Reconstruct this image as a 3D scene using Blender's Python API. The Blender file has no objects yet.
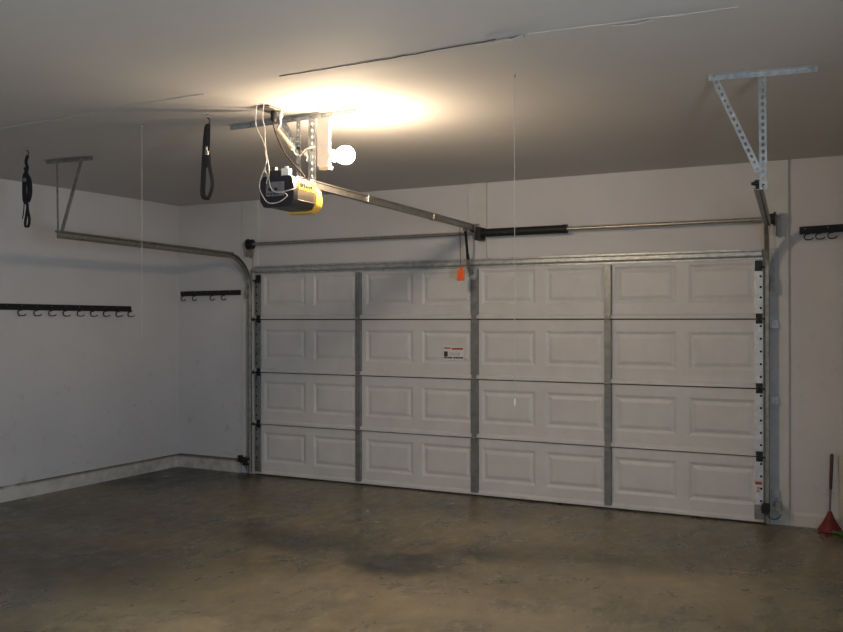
import bpy, bmesh, math, random
from mathutils import Vector as V, Matrix
random.seed(7)
C = bpy.context.scene
COL = C.collection
ZC = 2.822            # ceiling height
XL, XR, YB = -1.084, 6.75, -9.3

# ------------------------------------------------------------------ materials
def nodes(name):
    m = bpy.data.materials.new(name); m.use_nodes = True
    nt = m.node_tree
    return m, nt, nt.nodes['Principled BSDF']

def mat(name, col, rough=.5, metal=0., noise=0., nscale=20., bump=0., bscale=200., spec=.5, emit=None, es=0):
    m, nt, b = nodes(name)
    b.inputs['Base Color'].default_value = (*col, 1)
    b.inputs['Roughness'].default_value = rough
    b.inputs['Metallic'].default_value = metal
    b.inputs['Specular IOR Level'].default_value = spec
    if emit:
        b.inputs['Emission Color'].default_value = (*emit, 1)
        b.inputs['Emission Strength'].default_value = es
    tc = nt.nodes.new('ShaderNodeTexCoord')
    if noise:
        n = nt.nodes.new('ShaderNodeTexNoise'); n.inputs['Scale'].default_value = nscale
        n.inputs['Detail'].default_value = 5
        nt.links.new(tc.outputs['Object'], n.inputs['Vector'])
        r = nt.nodes.new('ShaderNodeValToRGB')
        r.color_ramp.elements[0].position = .3; r.color_ramp.elements[1].position = .7
        r.color_ramp.elements[0].color = (*[c*(1-noise) for c in col], 1)
        r.color_ramp.elements[1].color = (*[min(1, c*(1+noise)) for c in col], 1)
        nt.links.new(n.outputs['Fac'], r.inputs['Fac']); nt.links.new(r.outputs['Color'], b.inputs['Base Color'])
    if bump:
        n2 = nt.nodes.new('ShaderNodeTexNoise'); n2.inputs['Scale'].default_value = bscale
        nt.links.new(tc.outputs['Object'], n2.inputs['Vector'])
        bp = nt.nodes.new('ShaderNodeBump'); bp.inputs['Strength'].default_value = bump; bp.inputs['Distance'].default_value = .002
        nt.links.new(n2.outputs['Fac'], bp.inputs['Height']); nt.links.new(bp.outputs['Normal'], b.inputs['Normal'])
    return m

class NT:
    """tiny helper for longer node trees"""
    def __init__(s, name):
        s.m, s.nt, s.b = nodes(name)
        s.tc = s.nt.nodes.new('ShaderNodeTexCoord').outputs['Object']
    def noise(s, scale, detail=5, rough=.55, vec=None, stretch=None):
        n = s.nt.nodes.new('ShaderNodeTexNoise'); n.inputs['Scale'].default_value = scale
        n.inputs['Detail'].default_value = detail; n.inputs['Roughness'].default_value = rough
        v = vec or s.tc
        if stretch:
            mp = s.nt.nodes.new('ShaderNodeMapping'); mp.inputs['Scale'].default_value = stretch
            s.nt.links.new(v, mp.inputs['Vector']); v = mp.outputs['Vector']
        s.nt.links.new(v, n.inputs['Vector']); return n.outputs['Fac']
    def ramp(s, fac, stops):
        r = s.nt.nodes.new('ShaderNodeValToRGB'); e = r.color_ramp.elements
        while len(e) < len(stops): e.new(.5)
        for k, (p, c) in enumerate(stops):
            e[k].position = p; e[k].color = (c, c, c, 1) if isinstance(c, (int, float)) else (*c, 1)
        s.nt.links.new(fac, r.inputs['Fac']); return r.outputs['Color']
    def mix(s, fac, a, b, mode='MIX'):
        n = s.nt.nodes.new('ShaderNodeMix'); n.data_type = 'RGBA'; n.blend_type = mode
        for sock, v in ((n.inputs[0], fac), (n.inputs[6], a), (n.inputs[7], b)):
            if isinstance(v, (int, float)): sock.default_value = v
            elif isinstance(v, tuple): sock.default_value = (*v, 1)
            else: s.nt.links.new(v, sock)
        return n.outputs[2]
    def math(s, op, a, b=None, clamp=False):
        n = s.nt.nodes.new('ShaderNodeMath'); n.operation = op; n.use_clamp = clamp
        for k, v in enumerate((a, b)):
            if v is None: continue
            if isinstance(v, (int, float)): n.inputs[k].default_value = v
            else: s.nt.links.new(v, n.inputs[k])
        return n.outputs[0]
    def xyz(s):
        n = s.nt.nodes.new('ShaderNodeSeparateXYZ'); s.nt.links.new(s.tc, n.inputs[0]); return n.outputs
    def blob(s, cx, cy, r, sx=1, sy=1, ax=(0, 1)):
        """soft spot mask (1 inside) around a place on the surface"""
        x = s.xyz()
        dx = s.math('MULTIPLY', s.math('SUBTRACT', x[ax[0]], cx), 1/(r*sx))
        dy = s.math('MULTIPLY', s.math('SUBTRACT', x[ax[1]], cy), 1/(r*sy))
        d = s.math('SQRT', s.math('ADD', s.math('MULTIPLY', dx, dx), s.math('MULTIPLY', dy, dy)))
        n = s.noise(5, 9, .72)
        d = s.math('ADD', d, s.math('MULTIPLY', s.math('SUBTRACT', n, .5), 1.6))
        return s.math('SUBTRACT', 1, s.math('MULTIPLY', d, 1.0), True)
    def out(s, col, rough=None, bump=None, bs=.2, bd=.002):
        s.nt.links.new(col, s.b.inputs['Base Color'])
        if rough is not None:
            if isinstance(rough, (int, float)): s.b.inputs['Roughness'].default_value = rough
            else: s.nt.links.new(rough, s.b.inputs['Roughness'])
        if bump is not None:
            bp = s.nt.nodes.new('ShaderNodeBump'); bp.inputs['Strength'].default_value = bs; bp.inputs['Distance'].default_value = bd
            s.nt.links.new(bump, bp.inputs['Height']); s.nt.links.new(bp.outputs['Normal'], s.b.inputs['Normal'])
        return s.m

WALLC = (.60, .585, .59)
def wall_material(name, scuff=True):
    t = NT(name)
    big = t.ramp(t.noise(1.3, 4), [(.3, tuple(c*.95 for c in WALLC)), (.7, tuple(c*1.04 for c in WALLC))])
    c = big
    if scuff:
        s = t.ramp(t.noise(9, 8, .7), [(.30, 1.), (.42, 0.)])
        low = t.math('SUBTRACT', 1.15, t.math('MULTIPLY', t.xyz()[2], .62), True)
        f = t.math('MULTIPLY', t.math('MULTIPLY', s, low), .5)
        c = t.mix(f, c, (.25, .21, .18))
        s2 = t.ramp(t.noise(38, 3, .6), [(.22, 1.), (.27, 0.)])
        c = t.mix(t.math('MULTIPLY', t.math('MULTIPLY', s2, low), .5), c, (.16, .13, .11))
    return t.out(c, .72, t.noise(160, 3), .12)
M = {}
M['wall'] = wall_material('painted_drywall')
M['ceiling'] = (lambda t: t.out(t.ramp(t.noise(1.0, 4), [(.3, (.56, .535, .52)), (.7, (.60, .575, .56))]), .85, t.noise(120, 3), .15))(NT('ceiling_paint'))

t = NT('baseboard_paint')
n1 = t.noise(9, 6, .6)
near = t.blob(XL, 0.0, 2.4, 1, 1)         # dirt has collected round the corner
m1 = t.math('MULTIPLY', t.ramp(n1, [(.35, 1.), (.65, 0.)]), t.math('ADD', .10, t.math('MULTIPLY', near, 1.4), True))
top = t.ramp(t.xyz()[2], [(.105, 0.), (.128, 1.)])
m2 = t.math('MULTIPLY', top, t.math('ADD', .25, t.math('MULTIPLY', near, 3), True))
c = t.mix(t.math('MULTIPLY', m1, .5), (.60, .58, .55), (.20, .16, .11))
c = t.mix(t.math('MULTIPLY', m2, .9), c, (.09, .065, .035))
M['base'] = t.out(c, .6, t.noise(60, 3), .2)

t = NT('stained_concrete')
a = t.noise(.8, 8, .62)
b = t.noise(3.2, 10, .72, stretch=(1, .75, 1))
f = t.noise(40, 5, .75, stretch=(1, .5, 1))
c = t.ramp(a, [(.40, (.034, .032, .024)), (.5, (.120, .108, .076)), (.60, (.29, .25, .165))])
c2 = t.ramp(b, [(.39, (.022, .021, .016)), (.50, (.120, .106, .074)), (.60, (.36, .305, .20))])
c = t.mix(.6, c, c2)
g2 = t.noise(11, 9, .75, stretch=(1, .6, 1))
c = t.mix(.36, c, t.ramp(g2, [(.41, (.020, .018, .013)), (.50, (.12, .105, .075)), (.59, (.38, .33, .23))]))
c = t.mix(.26, c, t.ramp(f, [(.38, (.04, .037, .030)), (.62, (.22, .20, .155))]))
rust = t.ramp(t.noise(1.9, 6, .7), [(.54, 0.), (.66, 1.)])
c = t.mix(t.math('MULTIPLY', rust, .35), c, (.24, .155, .065))
for bx, by, r, sx, sy, k in ((3.9, -3.0, .9, 1.5, .5, .5), (2.6, -3.9, .8, 1.4, .6, .55), (4.6, -2.0, .7, 1.4, .6, .35), (2.2, -3.2, .5, 1.2, .6, .35), (3.1, -1.1, .6, 1.5, .5, .3)):
    c = t.mix(t.math('MULTIPLY', t.blob(bx, by, r*1.5, sx, sy), k, True), c, (.42, .37, .27))
for bx, by, r, sx, sy, k in ((2.97, -2.30, .30, 1, .9, 1.7), (2.05, -2.1, .42, 1.5, .7, 1.0), (-.75, -.6, .6, 1.3, 1, 1.4), (-.3, -.1, .4, 2.2, .5, 1.3), (3.35, -1.85, .28, 1.5, .6, .9), (1.0, -3.2, .8, 1.6, .7, .8), (0, -2.2, .7, 1.4, .6, .7), (4.2, -1.6, .35, 1.4, .5, .6)):
    c = t.mix(t.math('MULTIPLY', t.blob(bx, by, r*1.5, sx, sy), k, True), c, (.034, .031, .024))
c = t.mix(1.0, c, (1.04, 1.01, .90), 'MULTIPLY')
rr = t.ramp(b, [(.38, .22), (.62, .46)])
M['floor'] = t.out(c, rr, t.noise(25, 6, .7), .25, .003)

t = NT('door_paint')
dirt = t.ramp(t.noise(5, 6, .65), [(.3, (.57, .555, .55)), (.65, (.63, .615, .61))])
spk = t.ramp(t.noise(30, 3, .6), [(.24, 1.), (.29, 0.)])
M['door'] = t.out(t.mix(t.math('MULTIPLY', spk, .25), dirt, (.25, .22, .18)), .48, t.noise(350, 2), .15, .001)
M['galv'] = mat('galvanised_steel', (.45, .47, .48), .45, .6, .22, 25, .1, 90)
M['stile'] = mat('door_stile_steel', (.26, .265, .265), .45, .6, .18, 18, .1, 90)
M['endstile'] = mat('pale_galvanised_steel', (.62, .66, .70), .45, .35, .14, 30)
M['dullsteel'] = mat('dull_track_steel', (.30, .29, .27), .45, .75, .25, 20)
M['shaft'] = mat('shaft_steel', (.42, .39, .35), .38, .85, .15, 20)
M['black'] = mat('black_paint', (.007, .007, .008), .6, 0, .3, 30)
M['rubber'] = mat('black_rubber', (.015, .014, .013), .7, 0, .2, 40)
M['hook'] = mat('dark_hook_wire', (.06, .055, .05), .4, .6, .2, 40)
M['web'] = mat('black_webbing', (.005, .0055, .008), .75, 0, .3, 120, .4, 500)
M['chrome'] = mat('bright_steel', (.7, .7, .68), .25, 1., .1, 30)
M['cream'] = mat('jamb_paint', (.60, .585, .57), .55, 0, .05, 6)
M['blue'] = mat('bluish_jamb_strip', (.46, .485, .51), .55, .1, .1, 8)
M['lumber'] = mat('white_painted_board', (.66, .60, .55), .7, 0, .06, 12)
M['creamstrip'] = mat('cream_wood', (.58, .53, .42), .6, 0, .1, 12)
M['orange'] = mat('orange_plastic', (.85, .13, .02), .45, 0, .05, 10)
M['red'] = mat('red_rubber', (.15, .005, .008), .55, 0, .2, 15)
M['darkred'] = mat('dark_red_grip', (.085, .018, .015), .5, 0, .2, 40)
M['greyrod'] = mat('grey_rod', (.16, .15, .15), .4, .4, .1, 20)
M['white'] = mat('white_plastic', (.75, .74, .70), .45, 0, .04, 10)
M['wire'] = mat('white_wire', (.55, .53, .49), .5, 0, .05, 30)
M['string'] = mat('white_string', (.50, .47, .43), .8, 0, .1, 60)
M['cord'] = mat('brown_black_cord', (.05, .035, .03), .5, 0, .1, 30)
M['sleeve'] = mat('cream_conduit', (.72, .62, .42), .5, 0, .1, 30)
M['opener'] = mat('black_plastic', (.022, .02, .024), .38, 0, .1, 30)
M['opgrey'] = mat('grey_panel', (.17, .165, .175), .5, .1, .15, 30)
M['opsteel'] = mat('opener_housing_steel', (.32, .27, .20), .35, .8, .15, 12)
M['yellow'] = mat('yellow_label', (.80, .58, .04), .45, 0, .15, 40)
M['lens'] = mat('amber_lens', (.85, .52, .08), .35, 0, .05, 10)
M['lens'].node_tree.nodes['Principled BSDF'].inputs['Subsurface Weight'].default_value = .3
M['railm'] = mat('opener_rail_steel', (.30, .28, .25), .38, .75, .15, 20)
M['bulb'] = mat('lit_bulb', (1, .9, .7), .4, emit=(1, .77, .52), es=520)
M['paper'] = mat('label_paper', (.70, .68, .68), .5, 0, .03, 10)
M['redink'] = mat('red_ink', (.42, .05, .03), .5)
M['blackink'] = mat('dark_ink', (.03, .032, .045), .5)
M['tape'] = mat('peeling_joint_tape', (.62, .58, .53), .8, 0, .1, 20)
M['gap'] = mat('cracked_joint', (.09, .065, .05), .9, 0, .3, 30)
M['green'] = mat('green_glass', (.03, .13, .03), .12, 0, .2, 10)
M['bottleband'] = mat('pale_green_band', (.55, .62, .45), .5, 0, .1, 10)
M['dark'] = mat('hole_shade', (.01, .01, .01), .9)

# ------------------------------------------------------------------ mesh helpers
class MB:
    def __init__(s): s.bm = bmesh.new()
    def mark(s, i):
        """gives every face added since the last mark the i-th material"""
        for f in s.bm.faces:
            if not f.tag: f.tag = True; f.material_index = i
        return s
    def face(s, pts):
        vs = [s.bm.verts.new(p) for p in pts]
        try: return s.bm.faces.new(vs)
        except ValueError: pass
    def box(s, lo, hi, bev=0., rot=None, piv=None):
        lo, hi = V(lo), V(hi); c = (lo+hi)/2; d = hi-lo
        r = bmesh.ops.create_cube(s.bm, size=1, matrix=Matrix.Translation(c) @ Matrix.Diagonal((abs(d.x), abs(d.y), abs(d.z), 1)))
        vs = r['verts']
        if bev:
            es = list({e for v in vs for e in v.link_edges})
            rb = bmesh.ops.bevel(s.bm, geom=es, offset=bev, segments=2, profile=.6, affect='EDGES')
            vs = list({v for f in rb['faces'] for v in f.verts} | {v for v in vs if v.is_valid})
        if rot:
            bmesh.ops.rotate(s.bm, verts=vs, cent=piv or c, matrix=rot)
        return s
    def bar(s, a, b, w, h, up=(0, 0, 1), bev=0.):
        """rectangular bar from a to b, w across, h along up"""
        a, b = V(a), V(b); d = (b-a).normalized(); x = d.cross(V(up)).normalized(); u = x.cross(d)
        s.sweep([a, b], [(-w/2, -h/2), (w/2, -h/2), (w/2, h/2), (-w/2, h/2)], lat=x)
        return s
    def sweep(s, pts, sec, lat=None, closed=True, cap=True):
        """sweep a 2D section (lateral, normal) along pts; lat = fixed lateral direction or None"""
        pts = [V(p) for p in pts]; rings = []
        prev = None
        for i, p in enumerate(pts):
            d = (pts[min(i+1, len(pts)-1)]-pts[max(i-1, 0)]).normalized()
            if lat is not None:
                l = V(lat); l = (l-d*l.dot(d)).normalized()
            else:
                if prev is None:
                    q = V((0, 0, 1)) if abs(d.z) < .9 else V((1, 0, 0))
                    prev = d.cross(q).normalized()
                l = (prev-d*prev.dot(d)).normalized(); prev = l
            n = l.cross(d)
            rings.append([s.bm.verts.new(p+l*a+n*b) for a, b in sec])
        k = len(sec)
        for r0, r1 in zip(rings, rings[1:]):
            for j in range(k if closed else k-1):
                s.bm.faces.new((r0[j], r0[(j+1) % k], r1[(j+1) % k], r1[j]))
        if cap and closed:
            s.bm.faces.new(rings[0][::-1]); s.bm.faces.new(rings[-1])
        return s
    def tube(s, pts, r, n=8):
        return s.sweep(pts, [(r*math.cos(2*math.pi*k/n), r*math.sin(2*math.pi*k/n)) for k in range(n)])
    def lathe(s, prof, o, axis=(0, 0, 1), n=24):
        """profile [(radius, height)] turned about an axis"""
        ax = V(axis).normalized(); q = V((1, 0, 0)) if abs(ax.x) < .9 else V((0, 1, 0))
        u = ax.cross(q).normalized(); w = ax.cross(u); o = V(o); rings = []
        for r, h in prof:
            rings.append([s.bm.verts.new(o+ax*h+(u*math.cos(2*math.pi*k/n)+w*math.sin(2*math.pi*k/n))*max(r, 1e-5)) for k in range(n)])
        for r0, r1 in zip(rings, rings[1:]):
            for j in range(n): s.bm.faces.new((r0[j], r0[(j+1) % n], r1[(j+1) % n], r1[j]))
        s.bm.faces.new(rings[0][::-1]); s.bm.faces.new(rings[-1])
        return s
    def perf(s, p, d, w, length, width, cell, hr, off=None, slot=1.4):
        """perforated flat strip (one sheet) from p along d, spanning width in direction w"""
        p, d, w = V(p), V(d).normalized(), V(w); w = (w-d*w.dot(d)).normalized()
        n = max(1, round(length/cell)); cl = length/n
        for i in range(n):
            c = p+d*(cl*(i+.5))
            ang = [math.pi/4*k for k in range(8)]
            o = []
            for a in ang:
                ca, sa = math.cos(a), math.sin(a); m = max(abs(ca), abs(sa))
                o.append(s.bm.verts.new(c+d*(ca/m*cl/2)+w*(sa/m*width/2)))
            h = [s.bm.verts.new(c+d*(math.cos(a)*hr*slot)+w*(math.sin(a)*hr)) for a in ang]
            for k in range(8):
                s.bm.faces.new((o[k], o[(k+1) % 8], h[(k+1) % 8], h[k]))
        return s
    def angle(s, a, b, w1, w2, width, cell=.04, hr=.007, hr2=None):
        """perforated steel angle from a to b with flanges along w1 and w2"""
        a, b = V(a), V(b); L = (b-a).length
        s.perf(a+V(w1).normalized()*width/2, b-a, w1, L, width, cell, hr)
        s.perf(a+V(w2).normalized()*width/2, b-a, w2, L, width, cell, hr if hr2 is None else hr2)
        return s
    def build(s, name, m, parent=None, smooth=False, solid=0., bevel=0.):
        bmesh.ops.remove_doubles(s.bm, verts=s.bm.verts, dist=1e-5)
        bmesh.ops.recalc_face_normals(s.bm, faces=s.bm.faces)
        off = V((0, 0, 0)); q = parent
        while q is not None: off += q.location; q = q.parent
        bmesh.ops.translate(s.bm, verts=s.bm.verts, vec=-off)
        me = bpy.data.meshes.new(name); s.bm.to_mesh(me); s.bm.free()
        if smooth:
            for p in me.polygons: p.use_smooth = True
            try: me.set_sharp_from_angle(angle=math.radians(40))
            except Exception: pass
        for mm in (m if isinstance(m, (list, tuple)) else [m]): me.materials.append(mm)
        o = bpy.data.objects.new(name, me); COL.objects.link(o); o.parent = parent
        if solid:
            md = o.modifiers.new('thickness', 'SOLIDIFY'); md.thickness = solid; md.offset = 0
        if bevel:
            md = o.modifiers.new('bevel', 'BEVEL'); md.width = bevel; md.segments = 2; md.limit_method = 'ANGLE'
        return o

def empty(name, loc):
    o = bpy.data.objects.new(name, None); COL.objects.link(o); o.location = loc; o.empty_display_size = .1
    return o
def tag(o, label, cat, group=None):
    o['label'] = label; o['category'] = cat
    if group: o['group'] = group
    return o
def struct(o, label=None):
    o['kind'] = 'structure'
    if label: o['label'] = label
    return o
def dup(o, delta, parent=None):
    c = o.copy(); COL.objects.link(c); c.parent = parent if parent is not None else o.parent
    c.location = V(o.location)+V(delta)
    for ch in list(o.children):
        g = ch.copy(); COL.objects.link(g); g.parent = c
    return c
def arc(c, r, a0, a1, n, u, w):
    c, u, w = V(c), V(u), V(w)
    return [c+u*r*math.cos(math.radians(a0+(a1-a0)*k/n))+w*r*math.sin(math.radians(a0+(a1-a0)*k/n)) for k in range(n+1)]
def smoothpts(pts, n=6):
    """Catmull-Rom through the points"""
    P = [V(p) for p in pts]; P = [P[0]*2-P[1]]+P+[P[-1]*2-P[-2]]; out = []
    for i in range(1, len(P)-2):
        p0, p1, p2, p3 = P[i-1:i+3]
        for k in range(n):
            t = k/n
            out.append(.5*((2*p1)+(p2-p0)*t+(2*p0-5*p1+4*p2-p3)*t*t+(3*p1-p0-3*p2+p3)*t**3))
    out.append(P[-2]); return out

# ------------------------------------------------------------------ the room
YW = .04     # inner face of the door wall
m = MB(); m.box((XL-.2, YB-.2, -.15), (XR+.2, .6, 0)); struct(m.build('floor', M['floor']))
# the ceiling sags along its taped joint
m = MB()
xs = [XL+(XR-XL)*i/90 for i in range(91)]; ys = sorted(set([round(YB+(YW-YB)*j/60, 4) for j in range(61)]+[round(-4.3+j*.04, 4) for j in range(31)]))
def ceil_z(x, y):
    s = -3.64-.035*x
    z = ZC-.012*math.exp(-((y-s)/.14)**2)*(.55+.45*math.sin(x*1.7+1))
    z += .004*math.sin(x*2.1+.5)*math.sin(y*1.9) 
    if y > -.25 or y < YB+.2: z = ZC+(z-ZC)*.3
    return z
g = [[m.bm.verts.new((x, y, ceil_z(x, y))) for x in xs] for y in ys]
for j in range(len(ys)-1):
    for i in range(len(xs)-1): m.bm.faces.new((g[j][i], g[j+1][i], g[j+1][i+1], g[j][i+1]))
m.box((XL-.2, YB-.2, ZC+.03), (XR+.2, .3, ZC+.18))
ceiling = struct(m.build('ceiling', M['ceiling'], smooth=True))
def tape(pts, w, name, material, dz=.0018):
    m = MB(); P = [V((x, y, ceil_z(x, y)-dz*(.6+.8*random.random()))) for x, y in pts]
    m.sweep(P, [(-w/2, -.0012), (w/2, -.0012), (w/2, .0012), (-w/2, .0012)], lat=(0, 1, 0))
    return m.build(name, material, ceiling)
def jag(x0, y0, x1, y1, n, a): return [(x0+(x1-x0)*k/n, y0+(y1-y0)*k/n+random.uniform(-a, a)) for k in range(n+1)]
tape(jag(3.10, -3.79, 3.62, -3.815, 8, .004), .005, 'joint_crack', M['gap'])
tape(jag(3.62, -3.815, 4.30, -3.845, 10, .005), .009, 'joint_crack', M['gap'])
tape(jag(4.20, -3.84, 4.43, -3.850, 5, .004), .028, 'peeling_tape', M['tape'], .012)
tape(jag(4.28, -3.825, 4.43, -3.835, 5, .004), .014, 'joint_crack', M['gap'], .004)
tape(jag(4.80, -3.79, 4.97, -3.785, 5, .005), .024, 'peeling_tape', M['tape'], .012)
tape(jag(5.02, -3.78, 5.12, -3.775, 4, .005), .018, 'peeling_tape', M['tape'], .008)
tape(jag(4.45, -3.85, 5.3, -3.755, 14, .004), .003, 'joint_crack', M['tape'])
tape(jag(.75, -3.617, 1.25, -3.62, 6, .006), .006, 'peeling_tape', M['tape'])
tape(jag(1.25, -3.62, 1.42, -3.622, 4, .004), .022, 'peeling_tape', M['tape'], .010)
tape(jag(1.42, -3.622, 2.5, -3.665, 10, .006), .006, 'peeling_tape', M['tape'])

m = MB(); m.box((XL-.15, YB-.15, -.1), (XL, YW+.15, ZC+.02)); struct(m.build('wall_left', M['wall']))
# door wall with its opening
m = MB(); DX0, DX1, DZ = .03, 4.88, 2.06
m.box((XL, YW, -.1), (DX0, YW+.14, ZC+.02)); m.box((DX1, YW, -.1), (XR, YW+.14, ZC+.02)); m.box((DX0, YW, DZ), (DX1, YW+.14, ZC+.02))
struct(m.build('wall_front', M['wall']))
# rear wall, and right wall with a window added for cool fill, both unseen
m = MB(); m.box((XL-.15, YB-.15, -.1), (XR+.15, YB, ZC+.02)); struct(m.build('wall_back', M['wall']))
WY0, WY1, WZ0, WZ1 = -7.6, -6.0, .95, 2.1
m = MB()
m.box((XR, YB, -.1), (XR+.15, WY0, ZC+.02)); m.box((XR, WY1, -.1), (XR+.15, YW+.15, ZC+.02))
m.box((XR, WY0, -.1), (XR+.15, WY1, WZ0)); m.box((XR, WY0, WZ1), (XR+.15, WY1, ZC+.02))
struct(m.build('wall_right', M['wall']))
m = MB()
for a, b_ in (((WY0, WZ0), (WY1, WZ0+.05)), ((WY0, WZ1-.05), (WY1, WZ1)), ((WY0, WZ0+.05), (WY0+.05, WZ1-.05)), ((WY1-.05, WZ0+.05), (WY1, WZ1-.05)), ((-6.82, WZ0+.05), (-6.78, WZ1-.05))):
    m.box((XR+.04, a[0], a[1]), (XR+.10, b_[0], b_[1]), .004)
struct(m.build('fill_window', M['white']))

# flat boards beside and above the door
m = MB(); m.box((2.385, YW-.022, 2.10), (2.566, YW+.01, ZC-.002), .002); struct(m.build('trim_1', M['cream']))
m = MB(); m.box((-.205, YW-.022, 0.0), (.0, YW+.01, ZC-.002), .002); struct(m.build('trim_2', M['cream']))
m = MB(); m.box((4.90, YW-.022, 0.0), (5.10, YW+.01, ZC-.002), .002); struct(m.build('trim_3', M['cream']))
m = MB(); m.box((4.945, YW-.027, 0.0), (5.030, YW-.0225, 2.14), .001); struct(m.build('trim_4', M['blue']))  # thin bluish strip over the right jamb board
# low curb along the walls
def curb(name, a, b, n, h, d):
    m = MB(); a, b, n = V(a), V(b), V(n)
    sec = [(0, 0), (d, 0), (d, h-.022), (d*.55, h), (0, h)]
    k = 40; rings = []
    for i in range(k+1):
        p = a+(b-a)*i/k
        rings.append([m.bm.verts.new(p+n*(x+.0008*math.sin(i*1.7))+V((0, 0, z+(.0012*math.sin(i*2.3) if z > .05 else 0)))) for x, z in sec])
    for r0, r1 in zip(rings, rings[1:]):
        for j in range(5): m.bm.faces.new((r0[j], r0[(j+1) % 5], r1[(j+1) % 5], r1[j]))
    m.bm.faces.new(rings[0]); m.bm.faces.new(rings[-1])
    return struct(m.build(name, M['base']))
curb('baseboard_left', (XL, YB, 0), (XL, YW, 0), (1, 0, 0), .135, .024)
curb('baseboard_front', (XL+.024, YW, 0), (-.206, YW, 0), (0, -1, 0), .140, .040)
curb('baseboard_front', (5.101, YW, 0), (XR, YW, 0), (0, -1, 0), .105, .018)

# ------------------------------------------------------------------ sectional garage door
W = 4.925; JZ = [0, .518, 1.047, 1.589, 2.124]   # heights of the joints
door = struct(empty('door_1', (W/2, 0, 0)), 'white four-section raised-panel garage door with galvanised stiles')
panels = [(.10+.607*k, .10+.607*k+.51) for k in range(8)]
PZ0, PZ1 = .135, .440
def section(k):
    m = MB(); z0 = JZ[k]+.006; z1 = JZ[k+1]-.005
    if k == 0: z0 = .013
    def Q(x0, x1, a, b_, y=0): m.face([(x0, y, a), (x1, y, a), (x1, y, b_), (x0, y, b_)])
    pz0, pz1 = JZ[k]+PZ0, JZ[k]+PZ1
    Q(0, W, z0+.04, pz0); Q(0, W, pz1, z1)
    # the lip at the foot of the section stands a little proud
    lip = [(0, z0+.040), (-.002, z0+.039), (-.016, z0+.022), (-.017, z0+.018), (-.017, z0), (.04, z0)]
    for (ya, za), (yb, zb) in zip(lip, lip[1:]):
        m.face([(0, ya, za), (W, ya, za), (W, yb, zb), (0, yb, zb)])
    xs_ = [0]+[v for p in panels for v in p]+[W]
    for i in range(0, len(xs_), 2): Q(xs_[i], xs_[i+1], pz0, pz1)
    for (a, b_) in panels:
        rings = [(0, 0.), (.006, .003), (.022, .011), (.030, .011), (.052, .003), (.060, .001)]
        prev = None
        for ins, dep in rings:
            r = [m.bm.verts.new(p) for p in ((a+ins, dep, pz0+ins), (b_-ins, dep, pz0+ins), (b_-ins, dep, pz1-ins), (a+ins, dep, pz1-ins))]
            if prev:
                for j in range(4): m.bm.faces.new((prev[j], prev[(j+1) % 4], r[(j+1) % 4], r[j]))
            prev = r
        m.bm.faces.new(prev)
    # ends, top and back
    m.face([(0, 0, z1), (W, 0, z1), (W, .04, z1), (0, .04, z1)])
    m.face([(0, .04, z0), (W, .04, z0), (W, .04, z1), (0, .04, z1)])
    m.face([(0, 0, z0), (0, .04, z0), (0, .04, z1), (0, 0, z1)]); m.face([(W, 0, z0), (W, .04, z0), (W, .04, z1), (W, 0, z1)])
    return m.build('door_section', M['door'], door)
secs = [section(k) for k in range(4)]
for k in range(3):
    m = MB(); m.box((.001, .024, JZ[k+1]-.012), (W-.001, .036, JZ[k+1]+.014)); m.build('joint_shade_strip', M['rubber'], door)  # black strip stands in for the shade inside each joint
m = MB(); m.box((-.03, .041, 0.0), (W+.03, .060, 2.13)); m.build('light_block_sheet', M['rubber'], door)  # unseen sheet added behind the door to stop sky light leaking in
stx = [(1.240, .058), (2.466, .070), (3.690, .058)]
ysi = -.030
for k in range(4):
    z0, z1 = JZ[k]+(.034 if k == 0 else .045), JZ[k+1]-.004
    if k == 3: z1 = 2.045
    for cx, w in stx:
        m = MB()
        m.sweep([(cx, 0, z0), (cx, 0, z1)], [(-w/2, .002), (-w/2, -ysi), (-w/2+.002, -ysi+.002), (w/2-.002, -ysi+.002), (w/2, -ysi), (w/2, .002)], lat=(1, 0, 0))
        m.build('stile', M['stile'], secs[k])
    # end stiles of pale steel; dark discs stand in for shade in the holes
    for (x0, x1, side) in ((.0, .062, 0), (4.852, 4.918, 1)):
        c = (x0+x1)/2
        hx = x1-.016 if side else x0+.018
        m = MB(); zs = [z0+(z1-z0)*(i+.5)/5 for i in range(5)]
        m.sweep([(c, 0, z0), (c, 0, z1)], [((x0-c), .001), (x0-c, .022), (x1-c, .022), (x1-c, .001)], lat=(1, 0, 0))
        m.mark(0)
        for zz in zs: m.lathe([(.0095, 0), (.0095, .0015)], (hx, -.0222, zz), (0, -1, 0), 12)
        m.mark(1); m.build('end_stile', [M['endstile'] if side else M['stile'], M['dark']], secs[k])
# hinges over the joints
def hinge(cx, z, w, k, dark=False):
    m = MB(); y = ysi-.0025 if not dark else -.0235
    m.box((cx-w/2, y-.003, z-.035), (cx+w/2, y, z-.006), .001); m.box((cx-w/2, y-.003, z+.012), (cx+w/2, y, z+.045), .001)
    m.lathe([(.007, 0), (.007, w)], (cx-w/2, y-.008, z+.003), (1, 0, 0), 10)
    for zz in (z-.022, z+.03):
        for dx in (-.3, .3): m.lathe([(.005, 0), (.004, .004)], (cx+dx*w, y-.003, zz), (0, -1, 0), 8)
    if dark:
        m.box((cx-.012, y-.030, z-.012), (cx+.012, y-.003, z+.014), .003)
        s = 1 if cx > 2 else -1
        m.lathe([(.006, 0), (.006, .055)], (cx, y-.022, z+.003), (s, 0, 0), 8)
        m.lathe([(.018, 0), (.02, .004), (.018, .012)], (cx+s*.05, y-.022, z+.003), (s, 0, 0), 14)
    return m.build('hinge', M['dullsteel'] if not dark else M['black'], secs[k])
for k in range(3):
    z = JZ[k+1]
    for cx, w in stx: hinge(cx, z, .05, k)
    hinge(.045, z, .05, k, True); hinge(4.890, z, .05, k, True)
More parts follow.
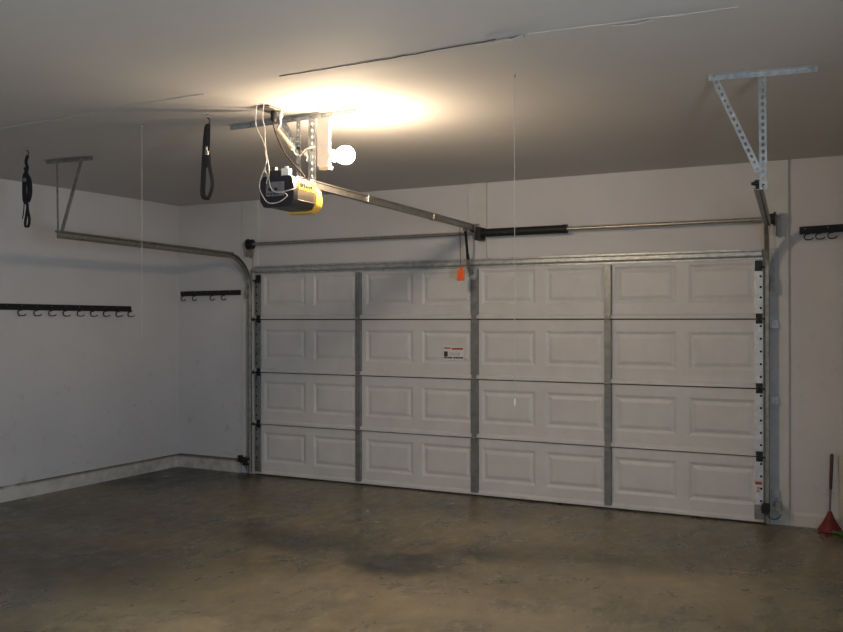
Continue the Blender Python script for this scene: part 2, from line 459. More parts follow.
# top roller brackets
for cx in (.045, 4.888): 
    m = MB(); m.box((cx-.028, -.03, 1.985), (cx+.028, -.022, 2.045), .002); m.box((cx-.026, -.055, 1.965), (cx+.026, -.022, 1.995), .003)
    s = 1 if cx > 2 else -1
    m.lathe([(.006, 0), (.006, .05)], (cx, -.05, 1.99), (s, 0, 0), 8)
    m.build('top_bracket', M['black'], secs[3])
# bottom roller brackets
for cx in (.045, 4.888):
    m = MB(); m.box((cx-.035, -.034, .035), (cx+.035, -.0225, .15), .003); m.box((cx-.02, -.05, .06), (cx+.02, -.034, .10), .003)
    m.build('bottom_bracket', M['dullsteel'], secs[0])
# U-shaped strut along the top
m = MB()
zc = 2.095
m.sweep([(-.005, -.001, zc), (4.915, -.001, zc)], [(-.042, .001), (-.042, -.012), (-.026, -.012), (-.020, -.050), (-.012, -.056), (.014, -.056), (.022, -.050), (.028, -.012), (.042, -.012), (.042, .001)], lat=(0, 0, 1))
m.build('strut', M['galv'], secs[3])
m = MB(); m.box((0, .0, .001), (W, .045, .016), .003); m.build('bottom_seal', M['rubber'], door)  # black rubber seal, also drawn as the shadow line under the door
# opener bracket in the middle of the top section
m = MB()
m.box((2.436, -.037, 1.955), (2.496, -.0335, 2.05), .001)
m.sweep(arc((2.466, -.045, 1.975), .030, 180, 360, 10, (1, 0, 0), (0, 0, 1)), [(-.006, -.003), (.006, -.003), (.006, .003), (-.006, .003)], lat=(0, 1, 0))
for x in (2.439, 2.493): m.box((x-.0025, -.085, 1.965), (x+.0025, -.036, 2.04), .001)
m.lathe([(.006, 0), (.006, .08)], (2.426, -.07, 2.0), (1, 0, 0), 10)
m.build('arm_bracket', M['galv'], secs[3])
# instruction sticker on the second section from the top
m = MB(); m.box((2.145, -.0012, 1.215), (2.345, -.0002, 1.345)); m.mark(0)
m.box((2.150, -.0022, 1.320), (2.218, -.0013, 1.333)); m.box((2.228, -.0022, 1.313), (2.342, -.0013, 1.330)); m.mark(1)
m.box((2.150, -.0022, 1.248), (2.188, -.0013, 1.296)); m.box((2.152, -.0022, 1.232), (2.186, -.0013, 1.244))
for (x0, x1) in ((2.190, 2.205), (2.208, 2.232), (2.244, 2.262), (2.266, 2.292), (2.296, 2.312), (2.316, 2.342)): m.box((x0, -.0022, 1.232), (x1, -.0013, 1.247))
for (x0, x1) in ((2.196, 2.215), (2.219, 2.25), (2.255, 2.27), (2.275, 2.31)): m.box((x0, -.0022, 1.264), (x1, -.0013, 1.268)); m.box((x0+.006, -.0022, 1.280), (x1+.004, -.0013, 1.284))
m.mark(2); lb = m.build('sticker', [M['paper'], M['redink'], M['blackink']], secs[2]); lb['label'] = 'small white sticker with red heading and dark text lines'
# warning sticker on the right end stile
m = MB(); m.box((4.858, -.0236, .232), (4.908, -.0225, .330)); m.mark(0)
m.box((4.859, -.0246, .304), (4.907, -.0237, .328)); m.mark(1)
for z in (.282, .270, .258, .246): m.box((4.870, -.0246, z), (4.870+random.uniform(.02, .032), -.0237, z+.005))
m.mark(2); lb = m.build('warning_sticker', [M['paper'], M['redink'], M['blackink']], secs[0]); lb['label'] = 'small white sticker with dark red top band'

# ------------------------------------------------------------------ tracks
def track(side):
    s = side
    x0 = 4.962 if s > 0 else -.050
    end = V((5.235, -2.70, 2.262)) if s > 0 else V((.118, -2.60, 2.248))
    lx = -s   # opening of the channel faces the door
    root = empty('garage_door_track', (x0, -.03, 0))
    yv = -.046; R = .36; zh = 2.300 if s > 0 else 2.230; sk = .035 if s > 0 else .01
    cy = yv-R
    pts = [V((x0, yv, .02)), V((x0, yv, 1.0)), V((x0, yv, zh-R))]
    pts += [V((x0+sk*(a/90)**2, cy+R*math.cos(math.radians(a)), zh-R+R*math.sin(math.radians(a)))) for a in range(9, 91, 9)]
    k = len(pts); p90 = pts[-1]
    hp = [p90.lerp(end, t) for t in (.06, .3, .6, 1.)]
    allp = pts+hp
    # C profile, thin wall, 50 mm wide
    w, t_, l = .026, .0022, .010
    sec = [(0, -w), (.024, -w), (.030, -w+.008), (.024, -w+.012), (.022, -w+.010), (.026, -w+.007), (.022, -w+t_), (t_, -w+t_), (t_, w-t_), (.022, w-t_), (.026, w-.007), (.022, w-.010), (.024, w-.012), (.030, w-.008), (.024, w), (0, w)]
    sec = [(a-.005, b_) for a, b_ in sec]
    m = MB(); m.sweep(allp, sec, lat=(lx, 0, 0))
    m.build('track_rail', M['dullsteel'] if s > 0 else M['dullsteel'], root, smooth=True)
    # reinforcing angle on the horizontal run
    m = MB(); o = V((s*.008, 0, 0))
    m.sweep([p90+o+V((0, .1, 0)), end+o], [(0, -.03), (s*-.004, -.03), (s*-.004, .034), (0, .034)], lat=(-1, 0, 0)); m.build('track_angle', M['dullsteel'], root)
    # jamb brackets
    for z in (.24, .96, 1.55):
        m = MB(); xb = x0+s*.012
        m.box((min(xb, xb+s*.055), yv+.004+.033, z-.03), (max(xb, xb+s*.055), YW-.028, z+.03), .001)
        m.box((min(xb, xb+s*.004), yv-.018, z-.025), (max(xb, xb+s*.004), YW-.028, z+.025), .001)
        m.lathe([(.008, 0), (.008, .006)], (xb+s*.035, yv+.037, z), (0, -1, 0), 6)
        m.build('jamb_bracket', M['galv'], root)
    # flag bracket at the top of the vertical part
    m = MB(); xb = x0+s*.006
    m.box((min(xb, xb+s*.003), -.10, 1.80), (max(xb, xb+s*.003), YW-.028, 1.92), .001)
    m.box((min(xb, xb+s*.03), YW-.033, 1.80), (max(xb, xb+s*.03), YW-.028, 2.10), .001)
    m.build('flag_bracket', M['dullsteel'], root)
    # hanger at the far end: ceiling angle, upright and brace
    if s > 0:
        a, b_ = (5.006, -2.765, ZC-.004), (5.507, -2.690, ZC-.004)
        up0, up1 = (5.238, -2.715, ZC-.01), (5.243, -2.715, 2.235); d0, d1 = (5.018, -2.745, ZC-.02), (5.225, -2.725, 2.32)
    else:
        a, b_ = (.010, -2.615, ZC-.004), (.465, -2.575, ZC-.004)
        up0, up1 = (.100, -2.60, ZC-.01), (.112, -2.60, 2.215); d0, d1 = (.340, -2.585, ZC-.02), (.135, -2.595, 2.26)
    hm = M['galv'] if s > 0 else M['dullsteel']
    m = MB(); m.angle(a, b_, (0, 0, -1), (0, -1, 0), .025, .06, .0025); c = m.build('ceiling_angle', hm, root, solid=.003)
    m = MB(); m.angle(up0, up1, (1, 0, 0), (0, 1, 0), .036 if s > 0 else .016, .034, .0085 if s > 0 else .003); m.build('upright', hm, root, solid=.003)
    m = MB(); m.angle(d0, d1, (1, 0, 0), (0, 1, 0), .032, .034, .0075 if s > 0 else .004); m.build('brace', hm, root, solid=.003)
    m = MB(); m.lathe([(.009, 0), (.009, .07)], (end.x-.035, end.y+.012, 2.27), (1, 0, 0), 6)
    m.build('bolt', M['black'] if s > 0 else M['dullsteel'], root)
    for p in (a, b_):
        q = V(p).lerp(V(b_ if p is a else a), .05); m = MB(); m.lathe([(.009, 0), (.007, .006)], (q.x, q.y-.018, ZC-.006), (0, 0, -1), 6)
        m.build('bolt', M['dullsteel'], root)
    return root
tag(track(1), 'steel door track curving back to a bright perforated hanger, right side of garage door', 'track', 'garage door tracks')
tag(track(-1), 'steel door track curving back to a dim hanger, beside the left wall', 'track', 'garage door tracks')

# photo-eye sensors at the foot of both tracks
def sensor(x, s, label):
    root = empty('photo_eye_sensor', (x, -.09, .1))
    m = MB(); m.box((x-.028, -.135, .105), (x+.028, -.078, .178), .008); m.build('sensor_body', M['black'], root)
    m = MB(); m.lathe([(.017, 0), (.017, .008), (.012, .008)], (x-s*.028, -.105, .142), (-s, 0, 0), 16); m.build('lens_ring', M['opgrey'], root)
    m = MB(); x1 = x+s*.095
    m.box((min(x+s*.028, x1), -.085, .120), (max(x+s*.028, x1), -.081, .160), .001)
    m.box((x1-.003, -.085, .115), (x1+.003, YW-.029, .17), .001)
    m.box((x1-.03, -.087, .125), (x1+.018, -.055, .195), .004)
    m.build('mounting_bracket', M['dullsteel'] if s > 0 else M['black'], root)
    m = MB(); m.tube(smoothpts([(x, -.10, .105), (x+s*.03, -.07, .06), (x+s*.07, -.02, .05), (x+s*.10, .008, .08)]), .0035, 6); m.build('sensor_wire', M['cord'], root)
    return tag(root, label, 'sensor', 'door safety sensors')
sensor(4.945, 1, 'black door safety sensor with grey bracket, low on the right door track')
sensor(-.048, -1, 'black door safety sensor at the foot of the left door track')

# ------------------------------------------------------------------ torsion shaft above the door
sh = empty('torsion_spring_assembly', (2.51, -.08, 2.36)); ys_ = -.06; zs = 2.360
m = MB(); m.lathe([(.0165, 0), (.0165, 5.11)], (-.085, ys_, zs), (1, 0, 0), 16); m.build('shaft', M['shaft'], sh, smooth=True)
m = MB(); m.lathe([(.030, 0), (.036, .006), (.036, .75), (.039, .75), (.039, .79), (.030, .79)], (2.56, ys_, zs), (1, 0, 0), 24)
m.build('spring', M['black'], sh, smooth=True)
m = MB(); m.box((2.505, ys_-.045, zs-.065), (2.560, YW-.023, zs+.05), .006); m.lathe([(.044, 0), (.044, .04)], (2.525, ys_, zs), (1, 0, 0), 20)
m.build('center_bracket', M['black'], sh)
for x, s in ((-.03, -1), (4.985, 1)):
    m = MB(); m.lathe([(.030, -.030), (.05, -.028), (.05, -.02), (.040, -.018), (.042, .018), (.055, .022), (.055, .03), (.026, .034)], (x, ys_, zs), (s, 0, 0), 24)
    m.build('cable_drum', M['black'], sh, smooth=True)
    m = MB(); xb = x+s*.035
    m.box((xb-.002, ys_-.03, zs-.13), (xb+.002, YW-.023, zs+.035), .0008); m.box((min(xb, xb+s*.028), YW-.03, zs-.14), (max(xb, xb+s*.028), YW-.0235, zs+.035), .001)
    m.build('end_bearing_plate', M['dullsteel'], sh)
    m = MB(); xc = x-s*.02; m.tube([(xc, ys_+.04, zs), (xc, -.062, 1.9), (xc-s*.005, -.062, .10)], .003, 6); m.build('lift_cable', M['shaft'], sh)
tag(sh, 'long steel shaft above garage door with black spring tube right of center', 'spring')

# ------------------------------------------------------------------ opener
op = empty('garage_door_opener', (2.71, -3.15, 2.22))
RZ = Matrix.Rotation(math.radians(4.2), 3, 'Z')
OC = V((2.715, -3.15, 0))
def ob(build_fn, name, material, parent=op, **k):
    """builds in the opener's own directions, then turns it to point along the rail"""
    m = MB(); build_fn(m)
    for v in m.bm.verts: v.co = RZ @ v.co + OC
    return m.build(name, material, parent, **k)
def body(m):
    prof = [(-.10, 2.385), (-.085, 2.40), (.085, 2.40), (.10, 2.385), (.108, 2.33), (.105, 2.27), (.085, 2.237), (.05, 2.232), (-.05, 2.232), (-.085, 2.237), (-.105, 2.27), (-.108, 2.33)]
    m.sweep([(0, -.125, 2.31), (0, .085, 2.31)], [(x, z-2.31) for x, z in prof], lat=(1, 0, 0))
b0 = ob(body, 'motor_housing', M['opsteel'], smooth=True)
def rear(m):
    prof = [(-.105, 2.385), (-.09, 2.405), (.09, 2.405), (.105, 2.385), (.113, 2.33), (.11, 2.265), (.088, 2.230), (.05, 2.228), (-.05, 2.228), (-.088, 2.230), (-.11, 2.265), (-.113, 2.33)]
    m.sweep([(0, -.165, 2.31), (0, -.12, 2.31)], [(x, z-2.31) for x, z in prof], lat=(1, 0, 0))
rc = ob(rear, 'rear_cover', M['opener'], smooth=True)
ob(lambda m: m.box((-.070, -.170, 2.290), (.052, -.1651, 2.372), .003), 'control_panel', M['opgrey'], rc)
ob(lambda m: (m.lathe([(.010, 0), (.009, .008)], (-.040, -.170, 2.33), (0, -1, 0), 12), m.lathe([(.010, 0), (.009, .008)], (0, -.170, 2.33), (0, -1, 0), 12), [m.lathe([(.005, 0), (.004, .008)], (-.05+.02*i, -.170, 2.303), (0, -1, 0), 8) for i in range(4)]), 'terminal', M['opener'], rc)
def bottomcover(m):
    prof = [(-.108, 2.27), (-.088, 2.234), (-.05, 2.228), (.05, 2.228), (.088, 2.234), (.108, 2.27), (.104, 2.275), (-.104, 2.275)]
    m.sweep([(0, -.122, 2.25), (0, .080, 2.25)], [(x, z-2.25) for x, z in prof], lat=(1, 0, 0))
ob(bottomcover, 'bottom_cover', M['opener'])
# yellow label with dark lettering-like print on the side
yl = ob(lambda m: m.sweep([(.107, -.105, 2.362), (.107, .08, 2.362)], [(-.0005, -.030), (.0035, -.030), (-.002, .028), (-.006, .028)], lat=(1, 0, 0)), 'side_label', M['yellow'])
def ink(m):
    y = -.085
    while y < .04:
        w = random.uniform(.006, .016)
        h = random.uniform(.012, .026)
        m.box((.1058, y, 2.355-.008), (.1120, y+w, 2.355-.008+h)); y += w+random.uniform(.005, .012)
    for i in range(5): m.box((.107, -.09+.03*i, 2.336), (.1125, -.075+.03*i, 2.341))
ob(ink, 'printed_text', M['blackink'], yl)
def lens(m):
    prof = [(-.098, 2.355), (-.08, 2.375), (.08, 2.375), (.104, 2.350), (.112, 2.30), (.104, 2.255), (.07, 2.225), (-.07, 2.225), (-.1, 2.26)]
    c = [(x, z-2.30) for x, z in prof]
    c = [(a*1.04, b_*1.04) for a, b_ in c]
    m.sweep([(0, .086, 2.296), (0, .150, 2.296)], c, lat=(1, 0, 0))
    m.sweep([(0, .150, 2.296), (0, .175, 2.296)], [(a*.9, b_*.9) for a, b_ in c], lat=(1, 0, 0))
ob(lens, 'light_lens', M['lens'], smooth=True)
# chassis plate, black top block, white connector
ob(lambda m: (m.box((-.045, -.12, 2.402), (.045, .20, 2.414), .002), m.box((-.09, .06, 2.400), (.09, .09, 2.409), .002)), 'chassis_plate', M['galv'])
ob(lambda m: (m.box((-.055, -.155, 2.402), (.010, -.10, 2.440), .004), m.box((-.045, -.150, 2.440), (-.02, -.12, 2.462), .003)), 'capacitor_block', M['opener'])
ob(lambda m: (m.box((.02, -.15, 2.406), (.068, -.11, 2.448), .003), m.lathe([(.012, 0), (.012, .012)], (.044, -.13, 2.448), (0, 0, 1), 12)), 'cord_plug', M['white'])
# the long rail to the header, in two lengths with a collar
rail_z = 2.402
def rail(m):
    m.sweep([(0, .02, rail_z+.008), (0, 3.10, rail_z+.008)], [(-.019, -.024), (.019, -.024), (.019, -.019), (.014, -.019), (.014, .016), (.021, .016), (.021, .024), (-.021, .024), (-.021, .016), (-.014, .016), (-.014, -.019), (-.019, -.019)], lat=(1, 0, 0))
rl = ob(rail, 'rail', M['railm'])
ob(lambda m: m.box((-.023, 2.10, rail_z-.019), (.023, 2.20, rail_z+.035), .003), 'rail_collar', M['railm'], rl)
ob(lambda m: m.box((-.023, .95, rail_z-.019), (.023, 1.03, rail_z+.035), .003), 'rail_collar', M['railm'], rl)
ob(lambda m: (m.box((-.022, 3.02, rail_z-.03), (-.019, 3.13, rail_z+.035), .001), m.box((.022, 3.02, rail_z-.03), (.025, 3.13, rail_z+.035), .001), m.box((-.03, 3.125, rail_z-.04), (.033, 3.132, rail_z+.045), .001), m.lathe([(.016, 0), (.016, .06)], (-.03, 3.07, rail_z), (1, 0, 0), 12)), 'header_bracket', M['dullsteel'])
TX, TY = 2.500, -.29
m = MB(); m.box((TX-.022, TY-.10, 2.392), (TX+.022, TY+.06, 2.408), .003); m.box((TX-.01, TY-.03, 2.36), (TX+.01, TY+.03, 2.392), .003); tr = m.build('trolley', M['dullsteel'], op)
m = MB(); m.bar((TX, TY, 2.378), (2.470, -.17, 2.12), .024, .005, (0, -1, .4)); m.build('door_arm', M['black'], op)
m = MB(); m.sweep(smoothpts([(2.474, -.185, 2.17), (2.466, -.155, 2.09), (2.462, -.120, 2.03), (2.466, -.078, 1.998)]), [(-.016, -.003), (.016, -.003), (.016, .003), (-.016, .003)], lat=(1, .2, 0)); m.build('curved_door_arm', M['dullsteel'], op)
m = MB(); m.tube([(2.478, -.35, 2.385), (2.480, -.352, 2.2), (2.484, -.35, 2.045)], .0028, 6); rc2 = m.build('release_cord', M['darkred'], op)
m = MB(); m.box((2.452, -.358, 1.925), (2.520, -.342, 2.022), .006); m.box((2.474, -.356, 2.022), (2.500, -.344, 2.048), .004); tg = m.build('release_handle', M['orange'], rc2); tg['label'] = 'orange tag hanging from red cord'
# hanging straps
m = MB(); m.perf((2.651, -2.995, 2.405), (0, 0, 1), (1, 0, 0), .405, .030, .032, .006); m.build('hanging_strap', M['galv'], op, solid=.0025)
m = MB(); m.angle((2.728, -3.0, 2.425), (2.728, -3.0, ZC-.006), (1, 0, 0), (0, 1, 0), .052, .04, .0075); m.build('hanging_strap', M['galv'], op, solid=.003)
m = MB(); m.angle((2.523, -2.995, ZC-.02), (2.655, -2.995, 2.585), (1, 0, 0), (0, -1, 0), .026, .034, .005); m.build('brace', M['galv'], op, solid=.0025)
m = MB(); m.angle((2.105, -2.965, ZC-.005), (3.065, -3.005, ZC-.005), (0, 0, -1), (0, -1, 0), .030, .06, .0025); m.build('ceiling_angle', M['galv'], op, solid=.003)
bp = [(2.755, z) for z in (2.47, 2.60, 2.74)]+[(x, ZC-.025) for x in (2.62, 2.75, 2.30, 2.9)]
for x, z in bp:
    m = MB(); m.lathe([(.008, 0), (.008, .008)], (x, -3.004, z), (0, -1, 0), 6); m.build('bolt', M['dullsteel'], op)
m = MB(); m.box((2.712, -3.03, 2.53), (2.735, -3.006, 2.59), .004); m.build('wire_clip', M['chrome'], op)
# power cord clipped to the housing
m = MB(); m.tube(smoothpts([(2.625, -3.205, 2.80), (2.613, -3.2, 2.767), (2.628, -3.2, 2.695), (2.671, -3.2, 2.604), (2.721, -3.2, 2.53), (2.763, -3.2, 2.485), (2.800, -3.2, 2.45), (2.832, -3.19, 2.41)]), .0055, 8); m.build('power_cord', M['cord'], op)
tag(op, 'black and yellow overhead opener with long steel rail running to garage door', 'garage door opener')

# ceiling outlet with black plug, and low-voltage wires
ol = empty('ceiling_outlet', (2.635, -3.22, ZC))
m = MB(); m.box((2.560, -3.30, ZC-.016), (2.665, -3.17, ZC-.004), .004); m.build('cover_plate', M['dullsteel'], ol)
m = MB(); m.lathe([(.016, 0), (.020, .012), (.018, .05), (.010, .065)], (2.625, -3.205, ZC-.014), (0, 0, -1), 14); m.build('plug', M['black'], ol)
m = MB(); m.lathe([(.012, 0), (.013, .03), (.009, .045)], (2.648, -3.17, ZC-.010), (0, 0, -1), 12); m.build('connector', M['white'], ol)
tag(ol, 'small outlet on ceiling above the opener with black plug', 'outlet')
cs = empty('cable_conduit', (2.60, -3.16, ZC))
m = MB(); m.tube(smoothpts([(2.640, -3.165, ZC-.05), (2.632, -3.15, 2.745), (2.612, -3.15, 2.715), (2.612, -3.15, 2.700)]), .008, 8); m.build('cable', M['wire'], cs, smooth=True)
m = MB(); pts = [V((2.610, -3.15, 2.708)).lerp(V((2.700, -3.12, 2.592)), i/24) for i in range(25)]
for i in range(24):
    r = .0125 if i % 2 else .0145
    a, b_ = pts[i], pts[i+1]; m.lathe([(r, 0), (r, (b_-a).length)], a, b_-a, 12)
m.build('corrugated_sleeve', M['sleeve'], cs)
m = MB(); m.tube(smoothpts([(2.698, -3.12, 2.594), (2.675, -3.06, 2.575), (2.700, -3.04, 2.570), (2.735, -3.04, 2.600), (2.784, -3.02, 2.618)]), .004, 8); m.build('cable', M['wire'], cs, smooth=True)
tag(cs, 'cream corrugated sleeve and white cable curving under the ceiling to the bulb board', 'cable')
bw = empty('bell_wire', (2.60, -3.34, ZC))
m = MB()
m.tube(smoothpts([(2.597, -3.33, ZC-.002), (2.590, -3.33, 2.744), (2.598, -3.33, 2.686), (2.640, -3.33, 2.613), (2.662, -3.33, 2.543), (2.669, -3.34, 2.468), (2.657, -3.36, 2.408), (2.643, -3.365, 2.346), (2.671, -3.37, 2.288), (2.713, -3.37, 2.246), (2.783, -3.37, 2.247), (2.831, -3.36, 2.278), (2.800, -3.335, 2.300), (2.770, -3.325, 2.305)]), .0028, 6)
m.build('wire_strand', M['wire'], bw, smooth=True)
m = MB()
m.tube(smoothpts([(2.648, -3.33, ZC-.002), (2.656, -3.35, 2.733), (2.670, -3.35, 2.675), (2.672, -3.35, 2.606), (2.684, -3.35, 2.52), (2.700, -3.35, 2.445), (2.706, -3.36, 2.388), (2.725, -3.36, 2.325), (2.770, -3.36, 2.304), (2.840, -3.35, 2.312), (2.85, -3.30, 2.33)]), .0028, 6)
m.build('wire_strand', M['wire'], bw, smooth=True)
m = MB(); m.tube(smoothpts([(2.660, -3.335, 2.55), (2.678, -3.345, 2.49), (2.668, -3.345, 2.44), (2.69, -3.35, 2.40), (2.685, -3.355, 2.36)]), .0028, 6); m.build('wire_strand', M['wire'], bw, smooth=True)
tag(bw, 'pair of thin white wires looping down from the ceiling round the opener', 'wire')

# bare bulb on its hanging board
bb = empty('hanging_mount_board', (2.83, -2.975, ZC))
m = MB(); m.box((2.784, -2.996, 2.500), (2.872, -2.978, ZC-.002), .002); m.build('board', M['lumber'], bb)
m = MB(); m.box((2.802, -3.005, 2.478), (2.874, -2.960, 2.499), .004); m.build('glow_block', M['creamstrip'], bb)  # made-up cream block standing in for a warm glow below the bulb
tag(bb, 'short white painted board hanging from ceiling behind the bare bulb', 'board')
bl = empty('light_bulb', (2.90, -3.02, 2.566))
m = MB(); m.lathe([(.036, 0), (.036, .012), (.024, .020), (.021, .040)], (2.8725, -2.962, 2.562), (1, 0, 0), 20); m.build('lamp_holder', M['white'], bl, smooth=True)
m = MB(); prof = [(.014, .0), (.022, .008), (.042, .024), (.053, .048), (.056, .066), (.051, .090), (.034, .110), (.008, .121)]
m.lathe(prof, (2.892, -2.950, 2.562), (1, 0, 0), 16); m.build('bulb_glass', M['bulb'], bl, smooth=True)
tag(bl, 'bare lit light bulb glowing beside the garage door opener', 'light bulb')

# ------------------------------------------------------------------ pull strings
def cord(x, y, z, label, tagend):
    r = empty('pull_string', (x, y, ZC))
    m = MB(); m.lathe([(.008, 0), (.006, .008), (.003, .014)], (x, y, ceil_z(x, y)-.001), (0, 0, -1), 10); m.build('screw_eye', M['dullsteel'], r)
    m = MB(); m.tube([(x, y, ceil_z(x, y)-.013), (x+.001, y, (z+ZC)/2), (x, y, z)], .0016, 6); m.build('string', M['string'], r)
    if tagend:
        m = MB(); m.lathe([(.003, 0), (.006, .012), (.005, .03), (.002, .038)], (x, y, z), (0, 0, -1), 10); m.build('end_knot', M['white'], r)
    tag(r, label, 'string', 'pull strings hanging from the ceiling')
cord(1.583, -3.2, 1.476, 'thin white string hanging from ceiling in front of left wall', False)
cord(4.140, -3.23, 1.19, 'thin white string with end knot hanging in front of the garage door', True)

# ------------------------------------------------------------------ hanging webbing straps and their ceiling hooks
def hook_(x, y, label):
    r = empty('ceiling_hook', (x, y, ZC))
    z = ceil_z(x, y)
    m = MB(); m.lathe([(.012, 0), (.012, .003), (.004, .006), (.004, .02)], (x, y, z-.001), (0, 0, -1), 12)
    m.build('screw_base', M['chrome'], r)
    m = MB(); m.tube(arc((x, y, z-.042), .020, 90, 380-720+360-110, 14, (1, 0, 0), (0, 0, 1)), .0042, 8)
    m.build('hook', M['hook'], r)
    return tag(r, label, 'hook', 'ceiling hooks holding the straps')
hook_(2.180, -3.27, 'small metal ceiling hook holding the webbing strap left of the opener')
hook_(.325, -3.05, 'small metal ceiling hook holding the bundled strap by the left wall')
def ribbon(m, pts, w, lat, t=.0025, n=5):
    m.sweep(smoothpts(pts, n), [(-w/2, -t), (w/2, -t), (w/2, t), (-w/2, t)], lat=lat)
def sx(px): return 2.176+(px-207)*.0077
def sz(py): return 2.822-(py-114)*.006
st = empty('webbing_strap', (2.176, -3.27, 2.78))
Y = -3.27
m = MB()
ribbon(m, [(2.190, Y, 2.755), (2.176, Y, 2.735), (2.166, Y, 2.66), (2.157, Y, 2.55), (2.153, Y-.004, 2.42), (2.152, Y-.006, 2.345), (2.162, Y-.004, 2.318)], .030, (.885, .465, 0))
ribbon(m, [(2.158, Y, 2.320), (2.176, Y, 2.312), (2.196, Y, 2.328), (2.216, Y, 2.375), (2.218, Y, 2.42), (2.206, Y, 2.47), (2.194, Y, 2.53), (2.190, Y, 2.60)], .022, (.8, .6, 0))
m.build('strap_loop', M['web'], st)
m = MB(); ribbon(m, [(2.196, Y-.008, 2.76), (2.194, Y-.008, 2.70), (2.192, Y-.008, 2.64), (2.184, Y-.008, 2.56), (2.188, Y-.008, 2.50)], .026, (.885, .465, 0)); m.build('strap_tail', M['web'], st)
m = MB(); m.box((2.176, Y-.018, 2.575), (2.200, Y-.004, 2.60), .003); m.box((2.180, Y-.022, 2.60), (2.196, Y-.012, 2.625), .003); m.build('buckle', M['chrome'], st)
tag(st, 'black webbing strap with metal buckle hanging in a long loop left of opener', 'strap')
st = empty('bundled_strap', (.33, -3.05, 2.75)); Y = -3.05
m = MB()
ribbon(m, [(.335, Y, 2.765), (.318, Y, 2.72), (.332, Y, 2.67), (.300, Y, 2.62), (.294, Y, 2.52), (.302, Y, 2.44), (.330, Y, 2.42)], .022, (.885, .465, 0))
ribbon(m, [(.318, Y-.01, 2.68), (.345, Y-.01, 2.62), (.358, Y-.01, 2.54), (.352, Y-.01, 2.46), (.326, Y-.01, 2.43), (.320, Y-.01, 2.52), (.326, Y-.01, 2.60)], .022, (.885, .465, 0))
ribbon(m, [(.350, Y-.015, 2.63), (.385, Y-.015, 2.58), (.392, Y-.015, 2.49), (.368, Y-.015, 2.43), (.340, Y-.015, 2.44)], .014, (.8, .6, 0))
m.build('coiled_webbing', M['web'], st)
m = MB()
ribbon(m, [(.326, Y-.005, 2.45), (.340, Y-.005, 2.40), (.326, Y-.005, 2.33), (.316, Y-.005, 2.275), (.328, Y-.005, 2.252), (.352, Y-.005, 2.262), (.360, Y-.005, 2.31), (.342, Y-.005, 2.38), (.336, Y-.005, 2.44)], .018, (.885, .465, 0))
m.build('hanging_loop', M['web'], st)
m = MB(); ribbon(m, [(.300, Y, 2.45), (.296, Y, 2.38), (.286, Y, 2.33), (.278, Y, 2.315)], .006, (1, 0, 0)); m.build('loose_end', M['web'], st)
m = MB(); m.box((.318, Y-.03, 2.575), (.342, Y-.014, 2.60), .003); m.build('buckle', M['dullsteel'], st)
tag(st, 'black webbing strap bundled in a knot, hanging near the left wall', 'strap')

# ------------------------------------------------------------------ tool hook rails
def hook_rail(a, b, nrm, hooks, label, h=.055, hs=1.):
    """black bar on a wall from a to b; nrm points into the room; hooks = list of points along it"""
    a, b, n = V(a), V(b), V(nrm); d = (b-a).normalized()
    root = empty('tool_hook_rail', a)
    m = MB(); m.bar(a+n*.014, b+n*.014, .022, h, (0, 0, 1)); m.build('bar', M['black'], root, bevel=.002)
    m = MB(); m.lathe([(.004, 0), (.004, .0015)], a+d*.04+n*.0245+V((0, 0, .010)), n, 8)
    scr = m.build('screw', M['dullsteel'], root)
    for i in range(1, int((b-a).length/.16)): dup(scr, d*.16*i)
    proto = None
    for t in hooks:
        p = a+d*t+n*.020
        if proto is None:
            m = MB(); c = p+n*.008+V((0, 0, -h/2-.026*hs)); r = .024*hs
            pts = [c+V((0, 0, r))+d*.030*hs+V((0, 0, .010)), c+V((0, 0, r))+d*.012*hs] + arc(c, r, 90, 270, 10, d, (0, 0, 1)) + [c-V((0, 0, r))+d*.020*hs+n*.006, c-V((0, 0, r-.004))+d*.038*hs+n*.012, c-V((0, 0, r-.014))+d*.046*hs+n*.016]
            m.tube(pts, .0052, 6)
            proto = m.build('tool_hook', M['hook'], root, smooth=True); t0 = t
        else: dup(proto, d*(t-t0))
    return tag(root, label, 'hook rail', 'tool hook rails on the walls')
hy = [-1.999, -1.831, -1.669, -1.507, -1.341, -1.181, -1.021, -.858, -.699]
hook_rail((XL, -4.1, 1.712), (XL, -.675, 1.698), (1, 0, 0), [y+4.1 for y in hy]+[.3, .7, 1.1, 1.5, 1.8], 'long black tool rail with many hooks on the left wall', .055)
hook_rail((-1.035, YW, 1.868), (-.232, YW, 1.872), (0, -1, 0), [x+1.030 for x in (-.993, -.837, -.595, -.439)], 'short black rail with four hooks between left corner and door track', .052)
hook_rail((5.178, YW, 2.268), (6.1, YW, 2.290), (0, -1, 0), [x-5.178 for x in (5.235, 5.316, 5.400, 5.62, 5.8)], 'black tool rail on wall right of the garage door, high up', .058, .92)

# ------------------------------------------------------------------ plunger, strip and bottle in the right corner
pl = empty('plunger', (5.385, -.06, 0)); cx, cy = 5.392, -.065
m = MB(); m.lathe([(.082, .0), (.086, .008), (.082, .024), (.070, .040), (.050, .070), (.034, .100), (.022, .128), (.014, .150), (.010, .152)], (cx, cy, .002), (0, 0, 1), 28); m.build('rubber_cup', M['red'], pl, smooth=True)
d = V((.012, .045, .43)); b_ = V((cx, cy, .15))
m = MB(); m.lathe([(.013, 0), (.012, .02), (.008, .03)], b_-V((0, 0, .02)), d, 14); m.build('collar', M['greyrod'], pl)
m = MB(); m.lathe([(.0075, 0), (.0075, .19)], b_, d, 12); m.build('rod', M['greyrod'], pl, smooth=True)
m = MB(); m.lathe([(.009, .165), (.012, .175), (.013, .40), (.012, .425), (.007, .432)], b_, d, 14); m.build('grip', M['darkred'], pl, smooth=True)
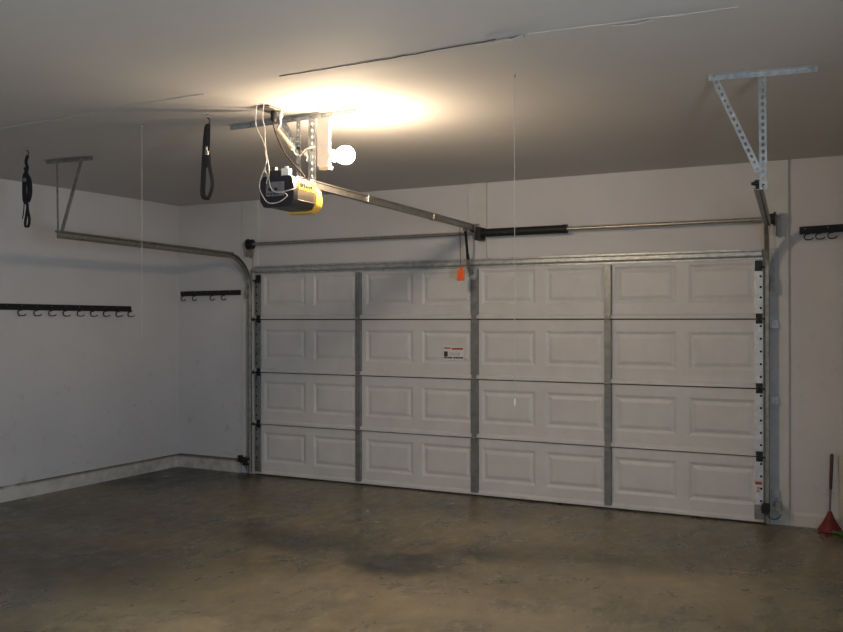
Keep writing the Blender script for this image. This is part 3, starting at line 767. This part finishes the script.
tag(pl, 'red rubber plunger leaning against wall at the right edge', 'plunger')
m = MB(); m.box((5.452, YW-.032, .003), (5.500, YW-.019, .56), .002)
tag(m.build('wood_strip', M['creamstrip']), 'short cream wood strip standing against wall behind the plunger', 'board')
bo = empty('green_bottle', (5.49, -.25, .03))
ax = V((.85, -.5, 0)).normalized()
m = MB(); m.lathe([(.010, 0), (.012, .004), (.011, .05), (.018, .065), (.028, .085), (.030, .10), (.030, .20), (.026, .207), (.010, .205)], V((5.418, -.20, .0315)), ax, 20); m.build('bottle_body', M['green'], bo, smooth=True)
m = MB(); m.lathe([(.0304, 0), (.0304, .07)], V((5.418, -.20, .0315))+ax*.112, ax, 20); m.build('bottle_band', M['bottleband'], bo, smooth=True)  # pale green band round the middle of the bottle
tag(bo, 'small green bottle lying on the floor beside the plunger', 'bottle')

# ------------------------------------------------------------------ light
w = bpy.data.worlds.new('world'); C.world = w; w.use_nodes = True
bg = w.node_tree.nodes['Background']; bg.inputs[0].default_value = (.62, .78, 1, 1); bg.inputs[1].default_value = .6
ld = bpy.data.lights.new('window_fill', 'AREA'); ld.shape = 'RECTANGLE'; ld.size = WY1-WY0-.1; ld.size_y = WZ1-WZ0-.1
ld.energy = 205; ld.color = (.74, .87, 1)  # cool fill light, set in the added window to reach the left wall
lo = bpy.data.objects.new('window_fill', ld); COL.objects.link(lo); lo.location = (XR+.13, (WY0+WY1)/2, (WZ0+WZ1)/2); lo.rotation_euler = (0, math.radians(90), 0)

# ------------------------------------------------------------------ camera
cd = bpy.data.cameras.new('camera'); cd.sensor_width = 36; cd.lens = 912.6/843*36; cd.clip_start = .05
co = bpy.data.objects.new('camera', cd); COL.objects.link(co)
co.location = (5.8612, -7.5193, 1.5895); co.rotation_euler = (math.radians(90.2136), math.radians(.045), math.radians(27.685))
C.camera = co
C.view_settings.view_transform = 'Standard'; C.view_settings.look = 'None'; C.view_settings.gamma = 1
C.view_settings.use_curve_mapping = False; C.view_settings.exposure = .1
